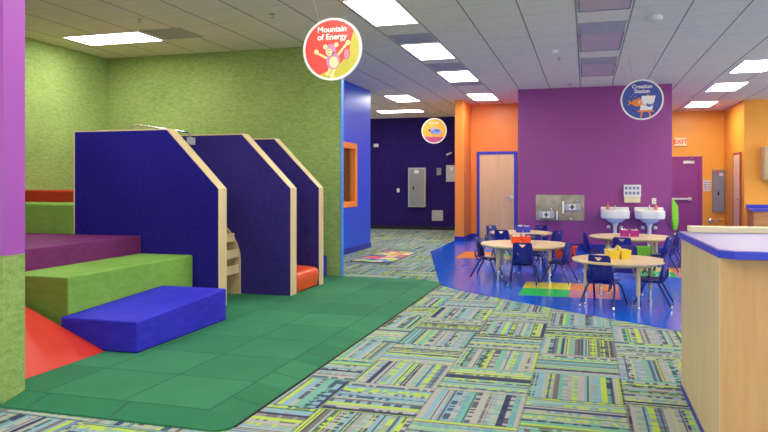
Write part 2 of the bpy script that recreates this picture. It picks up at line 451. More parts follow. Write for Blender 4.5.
# door 1, maple in a blue frame
d = struct(MB().box(-2.53, -1.69, 16.965, 17.0, .01, 2.08).build('door_1', 'maple_door'), 'maple door in a blue frame')
MB().use('counter_blue').box(-2.60, -2.53, 16.95, 17.0, .004, 2.15).box(-1.69, -1.61, 16.95, 17.0, .004, 2.15).box(-2.53, -1.69, 16.95, 17.0, 2.08, 2.15).build('door_frame', None, d, bevel=.004)
MB().lathe([(.04, 0), (.04, -.014)], (-1.75, 16.965, 1.02), 16, 'Y').tube([(-1.75, 16.96, 1.02), (-1.75, 16.90, 1.02), (-1.90, 16.90, 1.02)], .016, 8).build('door_handle', 'chrome', d, smooth=True)
# door 2, purple fire exit
d = struct(MB().box(2.05, 2.92, 20.165, 20.2, .01, 2.02).build('door_2', 'door_purple'), 'purple exit door with white push bar')
MB().use('door_purple').box(2.92, 3.01, 20.14, 20.2, .004, 2.1).box(1.96, 2.05, 20.14, 20.2, .004, 2.1).box(2.05, 2.92, 20.14, 20.2, 2.02, 2.1).build('door_frame', None, d, bevel=.006)
MB().use('white').box(2.12, 2.74, 20.09, 20.13, .92, .975).box(2.14, 2.2, 20.12, 20.165, .9, .99).box(2.66, 2.74, 20.12, 20.165, .9, .99).build('push_bar', None, d, bevel=.006)
c = MB().use('white').box(2.53, 2.81, 20.10, 20.165, 1.9, 1.98).build('door_closer', None, d, bevel=.006)
MB().tube([(2.7, 20.12, 1.98), (2.72, 20.0, 2.03), (2.78, 20.13, 2.05)], .012, 6).build('closer_arm', 'grey_metal', c)
# door 3, narrow closet door on the side wall
d = struct(MB().box(3.525, 3.56, 18.15, 18.85, .01, 2.06).build('door_3', 'maple_door'), 'narrow maple door in a reddish brown frame')
M['brown_frame'] = plain('brown_frame', (170, 92, 58), .45)
MB().use('brown_frame').box(3.522, 3.56, 18.08, 18.15, .004, 2.12).box(3.522, 3.56, 18.85, 18.92, .004, 2.12).box(3.522, 3.56, 18.15, 18.85, 2.06, 2.12).build('door_frame', None, d, bevel=.004)
MB().lathe([(.028, 0), (.028, -.02), (.012, -.03), (.012, -.05), (.028, -.06), (.026, -.08)], (3.525, 18.24, .98), 14, 'X').build('door_knob', 'chrome', d, smooth=True)
MB().box(3.52, 3.531, 18.80, 18.85, 1.75, 1.86).box(3.52, 3.531, 18.80, 18.85, .2, .31).build('hinge', 'chrome', d)

# ================================================================ ceiling fixtures
lamp_group = 'recessed fluorescent ceiling panels'
def ceiling_light(x0, x1, y0, y1, label):
    t = thing('ceiling_light', label, 'ceiling light', ((x0 + x1) / 2, (y0 + y1) / 2, ZC), 0, lamp_group)
    hx, hy = (x1 - x0) / 2, (y1 - y0) / 2; e = .022
    MB().box(-hx - e, -hx, -hy - e, hy + e, -.012, 0).box(hx, hx + e, -hy - e, hy + e, -.012, 0).box(-hx, hx, -hy - e, -hy, -.012, 0).box(-hx, hx, hy, hy + e, -.012, 0).build('frame', 'white', t)
    MB().box(-hx, hx, -hy, hy, -.008, -.001).build('diffuser', 'lamp', t)
XL0, XL1 = -2.5, -1.965
for y0, lb in ((6.93, 'bright rectangular ceiling light just behind the red round hanging sign, largest of its row'),
               (9.36, 'bright ceiling light, second from the front in the row above the carpet path'),
               (11.8, 'bright ceiling light in the carpet path row, between the second one and the orange pillar'),
               (14.86, 'bright ceiling light right in front of the orange pillar')):
    ceiling_light(XL0, XL1, y0, y0 + 1.18, lb)
ceiling_light(-4.31, -3.77, 14.65, 15.8, 'small bright ceiling light before the dark navy wall, nearer of its two')
ceiling_light(-5.4, -4.22, 17.6, 18.15, 'thin bright ceiling light turned crosswise, closest to the dark navy wall')
ceiling_light(-6.7, -5.55, 7.58, 8.12, 'bright crosswise ceiling light over the green play corner')
for y0, lb in ((9.3, 'bright ceiling light cut by the right picture edge, nearest of the right row'),
               (12.1, 'bright ceiling light in the right row above the maple counter'),
               (14.65, 'bright ceiling light in the right row, middle of three before the amber wall'),
               (17.8, 'bright ceiling light in the right row nearest the exit sign')):
    ceiling_light(2.43, 3.0, y0, y0 + 1.22, lb)
# extra ceiling lights added out of view to light the hall
for (x, y), lb in (((-2.5, 4.5), 'added ceiling light above the near edge of the green mat, outside the picture'), ((-2.5, 2.0), 'added ceiling light before the purple and green column, outside the picture'), ((2.43, 6.8), 'added ceiling light above the far end of the maple counter, outside the picture'), ((2.43, 4.2), 'added ceiling light straight over the maple counter, outside the picture'), ((2.43, 1.6), 'added ceiling light on this side of the maple counter, outside the picture'), ((-5.2, 4.6), 'added ceiling light over the red ramp and stair steps, outside the picture'), ((-.2, .2), 'added ceiling light over the viewer, outside the picture'), ((-2.5, -1.0), 'added ceiling light behind the viewer, outside the picture'), ((5.6, 12.1), 'added ceiling light far right of the sinks, outside the picture'), ((5.6, 8.5), 'added ceiling light right of the maple counter row, outside the picture'), ((5.6, 14.6), 'added ceiling light over the blue worktop cabinet, outside the picture')):
    ceiling_light(x, x + .535, y, y + 1.18, lb)

def panel(name, label, cat, cells, grp=None):
    mb = MB()
    for k, x0, x1, y0, y1, z in cells: mb.use(k).box(x0, x1, y0, y1, ZC - z, ZC)
    o = mb.build(name); tag(o, label, cat, grp); return o
gx0, gx1 = -.085, .475
for i, y in enumerate((6.29, 8.73, 11.17)):
    panel('ceiling_grille', ['mauve ceiling return grille cut by the top picture edge', 'mauve ceiling return grille, middle of the three in line', 'mauve ceiling return grille nearest the purple wall'][i], 'vent',
          [('grille_grey', gx0, gx1, y, y + .61, .006), ('grille_mauve', gx0 + .02, gx1 - .02, y + .61, y + 1.81, .008),
           ('grid_grey', gx0, gx0 + .02, y + .61, y + 1.83, .014), ('grid_grey', gx1 - .02, gx1, y + .61, y + 1.83, .014), ('grid_grey', gx0, gx1, y + 1.81, y + 1.835, .014)],
          'return air grilles in the ceiling')
for i, (y, lb) in enumerate(((8.73, 'grey blank ceiling tile between the two nearest lights of the path row'), (10.98, 'narrow grey blank ceiling tile behind the second path light'), (13.02, 'grey blank ceiling tile behind the third path light'))):
    panel('ceiling_tile', lb, 'ceiling tile', [('grille_grey', -2.52, -1.96, y, y + (.55 if i != 1 else .7), .004)], 'grey ceiling tiles between lights')
panel('ceiling_tile', 'grey blank ceiling tile beside the light over the play corner', 'ceiling tile', [('grille_grey', -5.5, -4.9, 7.55, 8.1, .004)], 'grey ceiling tiles between lights')
def detector(x, y, label, r=.075):
    o = MB().lathe([(r, 0), (r, -.02), (r * .8, -.045), (r * .35, -.055)], (0, 0, 0), 20).build('smoke_detector', 'white', None, smooth=True, loc=(x, y, ZC))
    tag(o, label, 'smoke detector', 'smoke detectors on the ceiling')
detector(.78, 8.62, 'white round smoke detector on the ceiling beside the grille strip', .085)
detector(-.46, 10.4, 'small white smoke detector on the ceiling above the stainless fountain', .07)
def sprinkler(x, y, label):
    o = MB().lathe([(.03, 0), (.03, -.006), (.01, -.01), (.008, -.035), (.022, -.038), (.022, -.042)], (0, 0, 0), 12).build('sprinkler', 'chrome', None, loc=(x, y, ZC))
    tag(o, label, 'sprinkler', 'sprinkler heads')
sprinkler(-.4, 11.0, 'tiny sprinkler head just behind the small smoke detector')
sprinkler(-3.49, 7.25, 'tiny sprinkler head on the ceiling left of the red round sign')
sprinkler(-5.1, 7.0, 'tiny sprinkler head on the ceiling over the play corner light')
sprinkler(-3.6, 9.6, 'tiny sprinkler head on the ceiling above the blue wall')
sprinkler(-.3, 13.9, 'tiny sprinkler head on the ceiling close to the purple wall')

# ================================================================ climbing structure
def play_panel(x0, x1, y0, y1, key, label, ztop=1.95, zk=1.30):
    kx = x1 - .63
    t = thing('play_divider', label, 'divider', (0, 0, 0), 0, 'slanted play dividers')
    e = .006
    outer = [(x0, T), (x1, T), (x1, zk), (kx, ztop), (x0, ztop)]
    dx, dz = x1 - kx, ztop - zk; L = math.hypot(dx, dz); nx, nz = dz / L, dx / L
    inner = [(x0 + .016, T), (x1 - e, T), (x1 - e, zk - .003), (kx - .003, ztop - .014), (x0 + .016, ztop - .014)]
    MB().prism(inner, y0 + .0, y1 - .0, 'Y').build('carpet_panel', key, t)
    f = MB().use('maple_edge')
    n = len(outer)
    for i in range(1, n):
        a, b, c_, d_ = outer[i], outer[(i + 1) % n], inner[(i + 1) % n], inner[i]
        f.prism([a, b, c_, d_], y0 - .002, y1 + .002, 'Y')
    f.build('maple_frame', None, t)
    return t
play_panel(-5.56, -3.715, 6.44, 6.60, 'panel_navy', 'navy carpeted play divider with slanted maple edge, nearest and largest of three')
play_panel(-5.56, -3.29, 7.33, 7.49, 'panel_ink', 'navy carpeted play divider with slanted maple edge, middle of the three')
play_panel(-5.56, -3.28, 8.19, 8.33, 'panel_ink', 'navy carpeted play divider with slanted maple edge, closest to the green wall')

# curved maple climber between the first two dividers
cl = thing('climber', 'curved maple ladder climber between the two nearer navy dividers', 'climber', (0, 0, 0))
def side(y0, y1):
    pts = [(-4.9, T), (-3.93, T), (-3.93, .45)] + [(-4.9 + .97 * math.cos(R(a)), .45 + .66 * math.sin(R(a))) for a in range(8, 91, 8)] + [(-4.9, 1.11)]
    MB().prism(pts, y0, y1, 'Y').build('side_board', 'maple', cl)
side(6.64, 6.67); side(7.29, 7.32)
for k in range(4):
    z = .30 + k * .185
    a = math.asin(min(1, max(0, (z - .45) / .66))); x = -4.9 + .97 * math.cos(a) - .012
    MB().box(x - .022, x, 6.67, 7.29, z, z + .10).build('rung', 'maple_edge', cl, bevel=.004)

# metal rail on top of the nearest divider
r = thing('grab_rail', 'thin grey metal rail bracket above the nearest navy divider', 'rail', (-4.9, 6.62, 1.915))
MB().tube([(-.08, 0.02, .02), (-.04, 0.02, .10), (0.0, 0.02, .105), (.35, 0.04, .055), (.66, 0.06, .01), (.70, 0.06, -.06)], .010, 8).build('rod', 'chrome', r, smooth=True)
MB().box(-.10, -.06, 0, .04, -.02, .045).build('bracket', 'grey_metal', r, bevel=.004)
MB().box(.68, .73, .0, .1, -.13, -.05).build('bracket', 'grey_metal', r, bevel=.004)

# foam blocks
def foam(name, label, key, x0, x1, y0, y1, z0, z1, bev=.03, grp='foam climbing steps'):
    o = MB().box(x0, x1, y0, y1, z0, z1).build(name, key, None, bevel=bev, seg=4); tag(o, label, 'foam block', grp); return o
o = MB().prism([(4.5, T), (5.86, T), (5.86, .352), (4.5, .292)], -4.01, -3.30, 'X').build('foam_step', 'foam_blue', None, bevel=.014, seg=4)
tag(o, 'blue padded foam step, lowest of the stair, standing on the green mat', 'foam block', 'foam climbing steps')
foam('foam_step', 'green padded foam step between the blue and the plum ones', 'foam_green', -4.655, -4.015, 4.59, 6.42, T, .595, .012)
foam('foam_step', 'plum purple padded foam step, highest and flattest, beside the nearest navy divider', 'foam_plum', -7.18, -4.66, 4.5, 6.43, T, .785, .01)
foam('foam_block', 'green foam block behind the plum step, seen between column and navy divider', 'foam_green', -7.18, -5.58, 6.45, 7.2, T, 1.12, .02)
foam('foam_block', 'red foam block at the back, topmost behind the green one', 'foam_brick', -7.18, -5.58, 7.22, 8.1, T, 1.27, .03)
foam('foam_block', 'small blue foam block at the foot of the green wall behind the last divider', 'foam_blue', -5.0, -3.52, 8.5, 9.08, T, .34, .015)
o = MB().prism([(-3.58, T), (-5.05, T), (-5.05, .65)], 3.56, 4.497, 'Y').build('foam_ramp', 'foam_red', None, bevel=.006)
tag(o, 'red foam wedge ramp beside the stair steps, next to the purple and green column', 'foam ramp')
# orange slide end
pts = [(-5.3, T), (-3.29, T), (-3.27, .20)] + [(-3.36 + .09 * math.cos(R(a)), .22 + .08 * math.sin(R(a))) for a in range(0, 81, 16)] + [(-4.0, .33), (-4.8, .75), (-5.3, .95)]
o = MB().prism(pts, 7.51, 8.17, 'Y').build('slide', 'vinyl_orange', None, bevel=.03, seg=3)
tag(o, 'glossy orange padded slide end between the two farther navy dividers', 'slide')

# ================================================================ hanging signs
def text(name, s, size, mat, loc, parent, depth=.002):
    cu = bpy.data.curves.new(name, 'FONT'); cu.body = s; cu.size = size; cu.extrude = depth; cu.offset = size * .022
    cu.align_x = 'CENTER'; cu.align_y = 'CENTER'; cu.space_line = .92
    tmp = bpy.data.objects.new(name, cu); COL.objects.link(tmp); bpy.context.view_layer.update()
    me = bpy.data.meshes.new_from_object(tmp); bpy.data.objects.remove(tmp); me.materials.clear(); me.materials.append(M[mat])
    o = bpy.data.objects.new(name, me); COL.objects.link(o)
    o.parent = parent; o.location = loc; o.rotation_euler = (R(90), 0, 0); return o
def disc(mb, cx, cz, rx, rz, y, th=.0015, n=20):
    mb.prism([(cx + rx * math.cos(2 * math.pi * k / n), cz + rz * math.sin(2 * math.pi * k / n)) for k in range(n)], y - th, y, 'Y')
def limb(mb, a, b, w, y, th=.0015):
    dx, dz = b[0] - a[0], b[1] - a[1]; L = math.hypot(dx, dz); nx, nz = -dz / L * w, dx / L * w
    mb.prism([(a[0] + nx, a[1] + nz), (b[0] + nx, b[1] + nz), (b[0] - nx, b[1] - nz), (a[0] - nx, a[1] - nz)], y - th, y, 'Y')
RS = .305
def sign(label, loc, key, wires):
    t = thing('hanging_sign', label, 'sign', loc, 0, 'round hanging signs')
    MB().lathe([(RS - .02, -.008), (RS - .02, .008)], (0, 0, 0), 64, 'Y').build('sign_face', key, t)
    rim = [(RS - .022, -.011), (RS, -.011), (RS, .011), (RS - .022, .011)]
    mb = MB(); rings = []
    for r_, h in rim: rings.append([mb.bm.verts.new((r_ * math.cos(2 * math.pi * k / 64), h, r_ * math.sin(2 * math.pi * k / 64))) for k in range(64)])
    for i in range(4):
        for k in range(64): mb.face([rings[i][k], rings[i][(k + 1) % 64], rings[(i + 1) % 4][(k + 1) % 64], rings[(i + 1) % 4][k]])
    mb.build('rim', 'white', t, smooth=True)
    for a, b in wires:
        MB().tube([(a, 0, math.sqrt(max(0, RS * RS - a * a)) - .01), (b, 0, ZC - loc[2])], .0018, 5).build('wire', 'grey_light', t)
    return t
Y0 = -.0085
# red sign
s1 = sign('round red and olive hanging sign reading Mountain of Energy with a climbing monkey', (-2.375, 6.275, 2.666), 'sign_red', ((-.13, -.25), (.13, .25)))
rr = RS - .021
ol = MB().use('sign_olive')
pts = [(rr * math.cos(R(a)), rr * math.sin(R(a))) for a in range(-118, 42, 6)]
pts += [(.20, .10), (.175, -.03), (.10, -.13), (0, -.19), (-.07, -.22)]
ol.prism(pts, Y0 - .001, Y0, 'Y').build('hill_shape', None, s1)
text('sign_text', 'Mountain\nof Energy', .08, 'white', (0, Y0 - .002, .155), s1)
k = MB(); y = Y0 - .002
k.use('art_cream'); limb(k, (-.05, -.09), (-.15, -.035), .011, y); disc(k, -.165, -.02, .024, .024, y)
limb(k, (.06, -.06), (.15, .04), .011, y); disc(k, .165, .055, .024, .024, y)
limb(k, (-.02, -.17), (-.035, -.235), .014, y); disc(k, -.045, -.24, .026, .018, y)
limb(k, (.03, -.17), (.005, -.25), .014, y); disc(k, .0, -.262, .026, .018, y)
k.use('sign_red'); disc(k, .145, -.05, .04, .06, y - .0002)
k.use('art_mauve'); disc(k, .01, -.115, .072, .085, y - .001); disc(k, -.015, -.005, .055, .055, y - .001); disc(k, .15, -.055, .026, .05, y - .001)
k.use('art_cream'); disc(k, .02, -.13, .046, .055, y - .0025); disc(k, -.03, -.03, .034, .034, y - .0025)
disc(k, -.07, .025, .022, .024, y - .0025); disc(k, .045, .04, .022, .024, y - .0025)
k.use('dark'); disc(k, -.04, -.018, .006, .007, y - .0042); disc(k, -.018, -.014, .006, .007, y - .0042)
k.use('sign_red'); disc(k, -.032, -.045, .012, .005, y - .0042)
k.build('monkey_drawing', None, s1)
# blue sign
s2 = sign('round blue hanging sign reading Creation Station with an orange fish painting', (.808, 10.977, 2.618), 'sign_blue', ((-.12, -.2), (.12, .2)))
text('sign_text', 'Creation\nStation', .078, 'white', (.0, Y0 - .002, .16), s2)
k = MB(); y = Y0 - .001
k.use('white'); k.prism([(-.03, -.16), (.14, -.16), (.19, .055), (-.005, .055)], y - .0015, y, 'Y')
k.use('art_orange'); k.prism([(-.07, -.185), (.17, -.185), (.165, -.163), (-.06, -.163)], y - .002, y, 'Y')
limb(k, (0, -.18), (-.02, -.27), .012, y); limb(k, (.1, -.18), (.12, -.265), .012, y); limb(k, (.08, .055), (.085, .075), .012, y)
disc(k, -.07, -.045, .075, .055, y - .003); k.prism([(-.13, -.045), (-.2, .0), (-.185, -.045), (-.205, -.09)], y - .003, y - .0005, 'Y')
k.prism([(-.09, 0), (-.03, .035), (-.02, 0)], y - .003, y - .0005, 'Y'); limb(k, (-.01, -.065), (.06, -.09), .007, y - .003)
k.use('white'); disc(k, -.035, -.035, .017, .02, y - .0045)
k.use('dark'); disc(k, -.03, -.038, .008, .01, y - .006)
k.use('art_blue'); k.prism([(.06, -.05), (.1, -.075), (.14, -.07), (.165, -.045), (.15, -.095), (.1, -.115), (.065, -.1)], y - .003, y - .0015, 'Y')
k.use('art_grey'); disc(k, -.13, .075, .008, .008, y); disc(k, -.1, .05, .011, .011, y); disc(k, -.16, .05, .007, .007, y)
k.build('fish_painter_drawing', None, s2)
# orange sign
s3 = sign('small round orange hanging sign with a grey mouse, before the dark navy wall', (-3.486, 16.07, 2.624), 'sign_orange', ((-.12, -.16), (.12, .2)))
rr = RS - .021
pts = [(rr * math.cos(R(a)), rr * math.sin(R(a))) for a in range(-152, -27, 6)]
MB().prism(pts, Y0 - .001, Y0, 'Y').build('plum_ground', 'sign_plum', s3)
k = MB().use('art_grey'); y = Y0 - .002
disc(k, -.03, .01, .07, .05, y); disc(k, .06, -.03, .12, .06, y - .0005); disc(k, -.01, .06, .035, .04, y - .001); limb(k, (.15, -.04), (.2, .0), .012, y)
k.use('art_blue'); disc(k, .07, .0, .08, .04, y - .003); disc(k, -.045, -.04, .03, .03, y - .003)
k.use('dark'); disc(k, -.11, .01, .026, .026, y - .002)
k.build('mouse_drawing', None, s3)
k = MB().use('white')
for i, (x, h) in enumerate(((-.105, .04), (-.075, .03), (-.045, .026), (-.015, .03), (.015, .036), (.045, .026), (.075, .026), (.1, .03))):
    k.box(x - .01, x + .01, Y0 - .003, Y0, .17, .17 + h)
k.build('sign_lettering', None, s3)

# ================================================================ things on the walls
def wall_thing(name, label, cat, x0, x1, y, z0, z1, th, key, bev=.006, grp=None):
    """a thing fixed to a wall facing -Y"""
    t = thing(name, label, cat, ((x0 + x1) / 2, y, (z0 + z1) / 2), 0, grp)
    hx, hz = (x1 - x0) / 2, (z1 - z0) / 2
    MB().box(-hx, hx, -th, 0, -hz, hz).build('body', key, t, bevel=bev)
    return t, hx, hz
t, hx, hz = wall_thing('electrical_panel', 'tall grey electrical panel on the dark navy wall', 'electrical panel', -5.05, -4.52, 19.746, .67, 1.83, .1, 'grey_light')
MB().box(-hx + .04, hx - .04, -.112, -.1, -hz + .04, hz - .04).build('door', 'grey_metal', t, bevel=.004)
MB().box(-.07, .06, -.118, -.112, hz - .17, hz - .07).build('warning_label', 'white', t)
MB().box(-.12, -.08, -.13, -.112, -.06, .03).build('latch', 'dark', t)
t, hx, hz = wall_thing('electrical_panel', 'tall grey electrical panel on the amber wall right of the purple exit door', 'electrical panel', 3.26, 3.55, 20.2, .6, 1.73, .1, 'grey_metal')
MB().box(-hx + .02, hx - .02, -.112, -.1, -hz + .04, hz - .04).build('door', 'grey_metal', t, bevel=.004)
MB().box(-.1, .0, -.118, -.112, hz - .07, hz - .03).build('warning_label', 'caddy_orange', t)
MB().box(.01, .11, -.118, -.112, hz - .16, hz - .09).build('label_plate', 'white', t)
MB().box(-.03, .01, -.13, -.112, -.12, -.02).build('latch', 'dark', t)
t, hx, hz = wall_thing('wall_box', 'small grey wall device box between electrical panel and orange pillar', 'wall box', -4.2, -4.07, 19.75, 1.61, 1.82, .06, 'grey_metal')
t, hx, hz = wall_thing('access_cover', 'square light grey cover plate low on the dark navy wall', 'cover plate', -4.35, -4.02, 19.75, .27, .58, .02, 'grey_light')
t, hx, hz = wall_thing('light_switch', 'white light switch left of the electrical panel on the navy wall', 'light switch', -5.42, -5.34, 19.75, 1.1, 1.22, .012, 'white', .003)
MB().box(-.012, .012, -.02, -.012, -.025, .025).build('toggle', 'cream', t)
t, hx, hz = wall_thing('alarm', 'tiny white device high on the dark navy wall', 'alarm', -6.14, -5.99, 19.75, 2.46, 2.56, .05, 'white', .01)
o = MB().box(0, .26, -.35, -.32, 0, .47).build('wall_screen', 'grey_light', None, loc=(-3.86, 19.75, 1.42), rotz=0); tag(o, 'light grey tilted flat panel on the navy wall, half hidden by the orange pillar', 'panel')
MB().box(.1, .16, -.32, 0, .2, .26).build('bracket', 'grey_metal', o)
MB().box(.13, .19, -.355, -.35, .32, .42).build('status_plate', 'white', o)
o = MB().tube([(0, 0, 0), (.0, -.1, 0), (.14, -.22, .05)], .03, 8).build('wall_camera', 'grey_light', None, loc=(-3.88, 19.75, 2.2), smooth=True); tag(o, 'small grey device sticking out above the tilted panel on the navy wall', 'camera')
# exit sign
t, hx, hz = wall_thing('exit_sign', 'small lit EXIT sign with red letters above the purple door', 'exit sign', 2.31, 2.62, 20.2, 2.38, 2.61, .05, 'cream', .006)
MB().box(-hx + .02, hx - .02, -.054, -.05, -hz + .02, hz - .02).build('face', 'exit_face', t)
text('exit_text', 'EXIT', .165, 'exit_red', (0, -.056, 0), t)
o = MB().use('white').box(3.04, 3.145, 20.19, 20.2, 1.16, 1.46).box(3.15, 3.225, 20.19, 20.2, 1.16, 1.46).use('paper_grey')
for i in range(4): o.box(3.06, 3.125, 20.187, 20.19, 1.2 + i * .06, 1.225 + i * .06).box(3.16, 3.21, 20.187, 20.19, 1.2 + i * .06, 1.225 + i * .06)
o = o.build('notice'); tag(o, 'white printed notice sheets between purple door and grey panel', 'notice'); 
t = thing('wall_valve', 'silver lever fitting on the amber wall below the grey panel', 'valve', (3.22, 20.2, .36))
MB().lathe([(.06, 0), (.06, -.02), (.03, -.03), (.03, -.07)], (0, 0, 0), 16, 'Y').build('rose', 'chrome', t, smooth=True)
MB().tube([(0, -.06, 0), (.3, -.06, .01)], .014, 8).build('lever', 'chrome', t, smooth=True)
# poster and outlet
t = thing('towel_dispenser', 'white paper towel dispenser under picture sheets above the twin sinks', 'dispenser', (.88, 14.5, 0))
MB().box(-.15, .15, -.11, 0, .98, 1.15).build('dispenser_box', 'cream', t, bevel=.01)
k = MB().use('white').box(-.16, .16, -.118, -.112, 1.1, 1.335).use('art_grey')
for i in range(4):
    for j in range(2): k.box(-.14 + i * .073, -.14 + i * .073 + .05, -.12, -.118, 1.14 + j * .1, 1.2 + j * .1)
k.use('ink')
for i in range(4):
    for j in range(2): k.box(-.13 + i * .073, -.13 + i * .073 + .02, -.1215, -.12, 1.15 + j * .1, 1.185 + j * .1)
k.build('picture_sheet', None, t)
MB().box(-.13, .13, -.112, 0, 1.14, 1.32).build('backing', 'white', t)
t, hx, hz = wall_thing('light_switch', 'white wall switch right of the picture sheets, over the second sink', 'light switch', 1.25, 1.33, 14.5, .95, 1.07, .012, 'white', .003)
MB().box(-.012, .012, -.02, -.012, -.025, .025).build('toggle', 'cream', t)
# drinking fountain
t = thing('drinking_fountain', 'stainless steel back panel with two drinking fountains on purple wall', 'drinking fountain', (-.515, 14.496, 0))
MB().box(-.485, .485, -.015, 0, .6, 1.13).build('back_panel', 'steel', t, bevel=.003)
for cx, cz in ((-.255, .73), (.25, .89)):
    f = MB().box(cx - .16, cx + .16, -.3, -.015, cz - .085, cz + .07).build('fountain_box', 'grey_light', t, bevel=.03, seg=3)
    MB().box(cx - .07, cx + .07, -.306, -.3, cz - .06, cz + .05).build('front_plate', 'white', f, bevel=.003)
    MB().box(cx - .014, cx + .014, -.31, -.306, cz - .045, cz + .04).box(cx - .05, cx + .05, -.31, -.306, cz - .01, cz + .01).build('push_bar', 'dark', f)
    MB().tube([(cx + .11, -.2, cz + .07), (cx + .11, -.2, cz + .11), (cx + .08, -.2, cz + .13)], .01, 8).build('bubbler', 'chrome', f, smooth=True)
MB().box(.06, .09, -.26, -.015, .76, 1.0).build('divider_fin', 'chrome', t)
MB().box(-.06, -.03, -.26, -.015, .62, .8).build('divider_fin', 'chrome', t)
o = t
MB().ball((.22, -.046, .645), .03, 1).build('drain_cover', 'white', t, smooth=True)
# sinks
def sink(x, label, side_):
    t = thing('sink', label, 'sink', (x, 14.496, 0), 0, 'wall sinks')
    w = .27
    mb = MB()
    # rounded basin with a hollow
    def ring(rx, ry, z, cy=-.24):
        return [mb.bm.verts.new((rx * max(-1, min(1, 1.15 * math.cos(2 * math.pi * k / 28))), cy + ry * max(-1, min(1, 1.15 * math.sin(2 * math.pi * k / 28))), z)) for k in range(28)]
    rs = [ring(.09, .08, .585), ring(.15, .13, .62), ring(.19, .17, .665), ring(w - .015, .225, .675), ring(w, .235, .70), ring(w, .235, .825), ring(w - .02, .22, .84), ring(.2, .15, .82), ring(.14, .1, .76), ring(.03, .03, .745)]
    for a, b in zip(rs, rs[1:]):
        for k in range(28): mb.face([a[k], a[(k + 1) % 28], b[(k + 1) % 28], b[k]])
    mb.face(list(reversed(rs[0]))); mb.face(rs[-1])
    mb.build('basin', 'porcelain', t, smooth=True)
    MB().box(-w, w, -.05, 0, .80, .89).build('backsplash', 'porcelain', t, bevel=.02, seg=3)
    MB().lathe([(.075, .005), (.06, .03), (.036, .1), (.036, .5), (.075, .58)], (0, -.17, 0), 18).build('pedestal', 'porcelain', t, smooth=True)
    MB().tube([(0, -.09, .84), (0, -.09, .93), (0, -.12, .95), (0, -.2, .92)], .013, 8).build('faucet', 'chrome', t, smooth=True)
    for sx in (-1, 1):
        MB().ball((sx * .115, -.09, .49), .038).tube([(sx * .115, -.09, .49), (sx * .115, 0, .49)], .014, 8).build('shutoff_valve', 'white', t, smooth=True)
    s = thing('soap_bottle', 'clear orange soap pump bottle on the ' + side_ + ' sink', 'soap bottle', (x + (-.13 if side_ == 'left' else .13), 14.42, .842), 0, 'soap bottles on the sinks')
    MB().lathe([(.028, 0), (.03, .02), (.03, .07), (.012, .085), (.012, .10)], (0, 0, 0), 14).build('bottle', 'soap', s, smooth=True)
    MB().tube([(0, 0, .10), (0, 0, .13), (.0, -.035, .134)], .007, 6).build('pump', 'soap', s)
sink(.55, 'white pedestal sink on purple wall, nearer the stainless fountain', 'left')
sink(1.19, 'white pedestal sink on purple wall, nearer the lime green panel', 'right')
# lime panel
t = thing('partition_panel', 'lime green curved plastic panel at the right end of the purple wall', 'panel', (1.6, 14.35, 0))
pts = [(.0, 1.08), (.04, 1.04), (.11, .92), (.12, .62), (.09, .46), (.03, .45), (.0, .52)]
MB().prism(pts, -.02, .03, 'Y').build('shield', 'lime', t, bevel=.015, seg=3)
MB().box(-.01, .02, .03, .13, .55, .62).build('bracket', 'grey_metal', t)
MB().prism([(.01, .66), (.105, .70), (.10, .6), (.04, .5), (.01, .52)], -.045, -.02, 'Y').build('cup', 'lime', t, bevel=.01)

# far kitchen unit on the right
t = thing('base_cabinet', 'wooden base cabinet with blue worktop against the amber wall', 'cabinet', (3.6, 17.797, 0))
MB().box(0.02, 3, -.6, -.002, .08, .74).build('body', 'far_wood', t)
MB().box(0, 3, -.64, 0, .74, .78).build('worktop', 'counter_top', t, bevel=.006)
MB().box(0, 3, -.65, -.64, .735, .785).build('worktop_edge', 'counter_blue', t)
MB().box(0, 3, -.03, 0, .78, .87).build('backsplash', 'counter_blue', t, bevel=.004)
MB().box(.05, 3, -.55, -.01, 0.004, .08).build('plinth', 'dark', t)
for i in range(4): MB().box(.05 + i * .72, .72 + i * .72, -.615, -.6, .12, .70).build('door', 'far_wood', t, bevel=.004)
t = thing('wall_cabinet', 'maple wall cabinet at the right picture edge on amber wall', 'cabinet', (3.9, 17.797, 1.45))
MB().box(0, 2.4, -.35, 0, 0, .76).build('body', 'maple', t)
for i in range(4):
    dd = MB().box(.01 + i * .6, .59 + i * .6, -.37, -.35, .01, .75).build('door', 'maple', t, bevel=.003)
    MB().tube([(.06 + i * .6, -.37, .1), (.06 + i * .6, -.395, .1), (.06 + i * .6, -.395, .18), (.06 + i * .6, -.37, .18)], .006, 6).build('handle', 'chrome', dd)

# bins standing by the purple wall
def bin_(x, y, key, label):
    t = thing('storage_bin', label, 'bin', (x, y, .005), 0, 'plastic bins by the purple wall')
    MB().prism([(-.17, 0), (.17, 0), (.2, .2), (.185, .2), (.158, .012), (-.158, .012), (-.185, .2), (-.2, .2)], -.13, .13, 'Y').box(-.165, .165, -.13, -.118, .005, .19).box(-.165, .165, .118, .13, .005, .19).build('tub', key, t)
    MB().holed([(-.215, -.145), (.215, -.145), (.215, .145), (-.215, .145)], [[(-.186, -.12), (.186, -.12), (.186, .12), (-.186, .12)]], .185, .205, 'Z').build('rim', key, t)
bin_(-.36, 13.0, 'caddy_orange', 'orange red plastic bin on the floor beneath the stainless fountain')
bin_(1.02, 13.3, 'lime', 'lime green plastic bin on the floor below the far sinks')

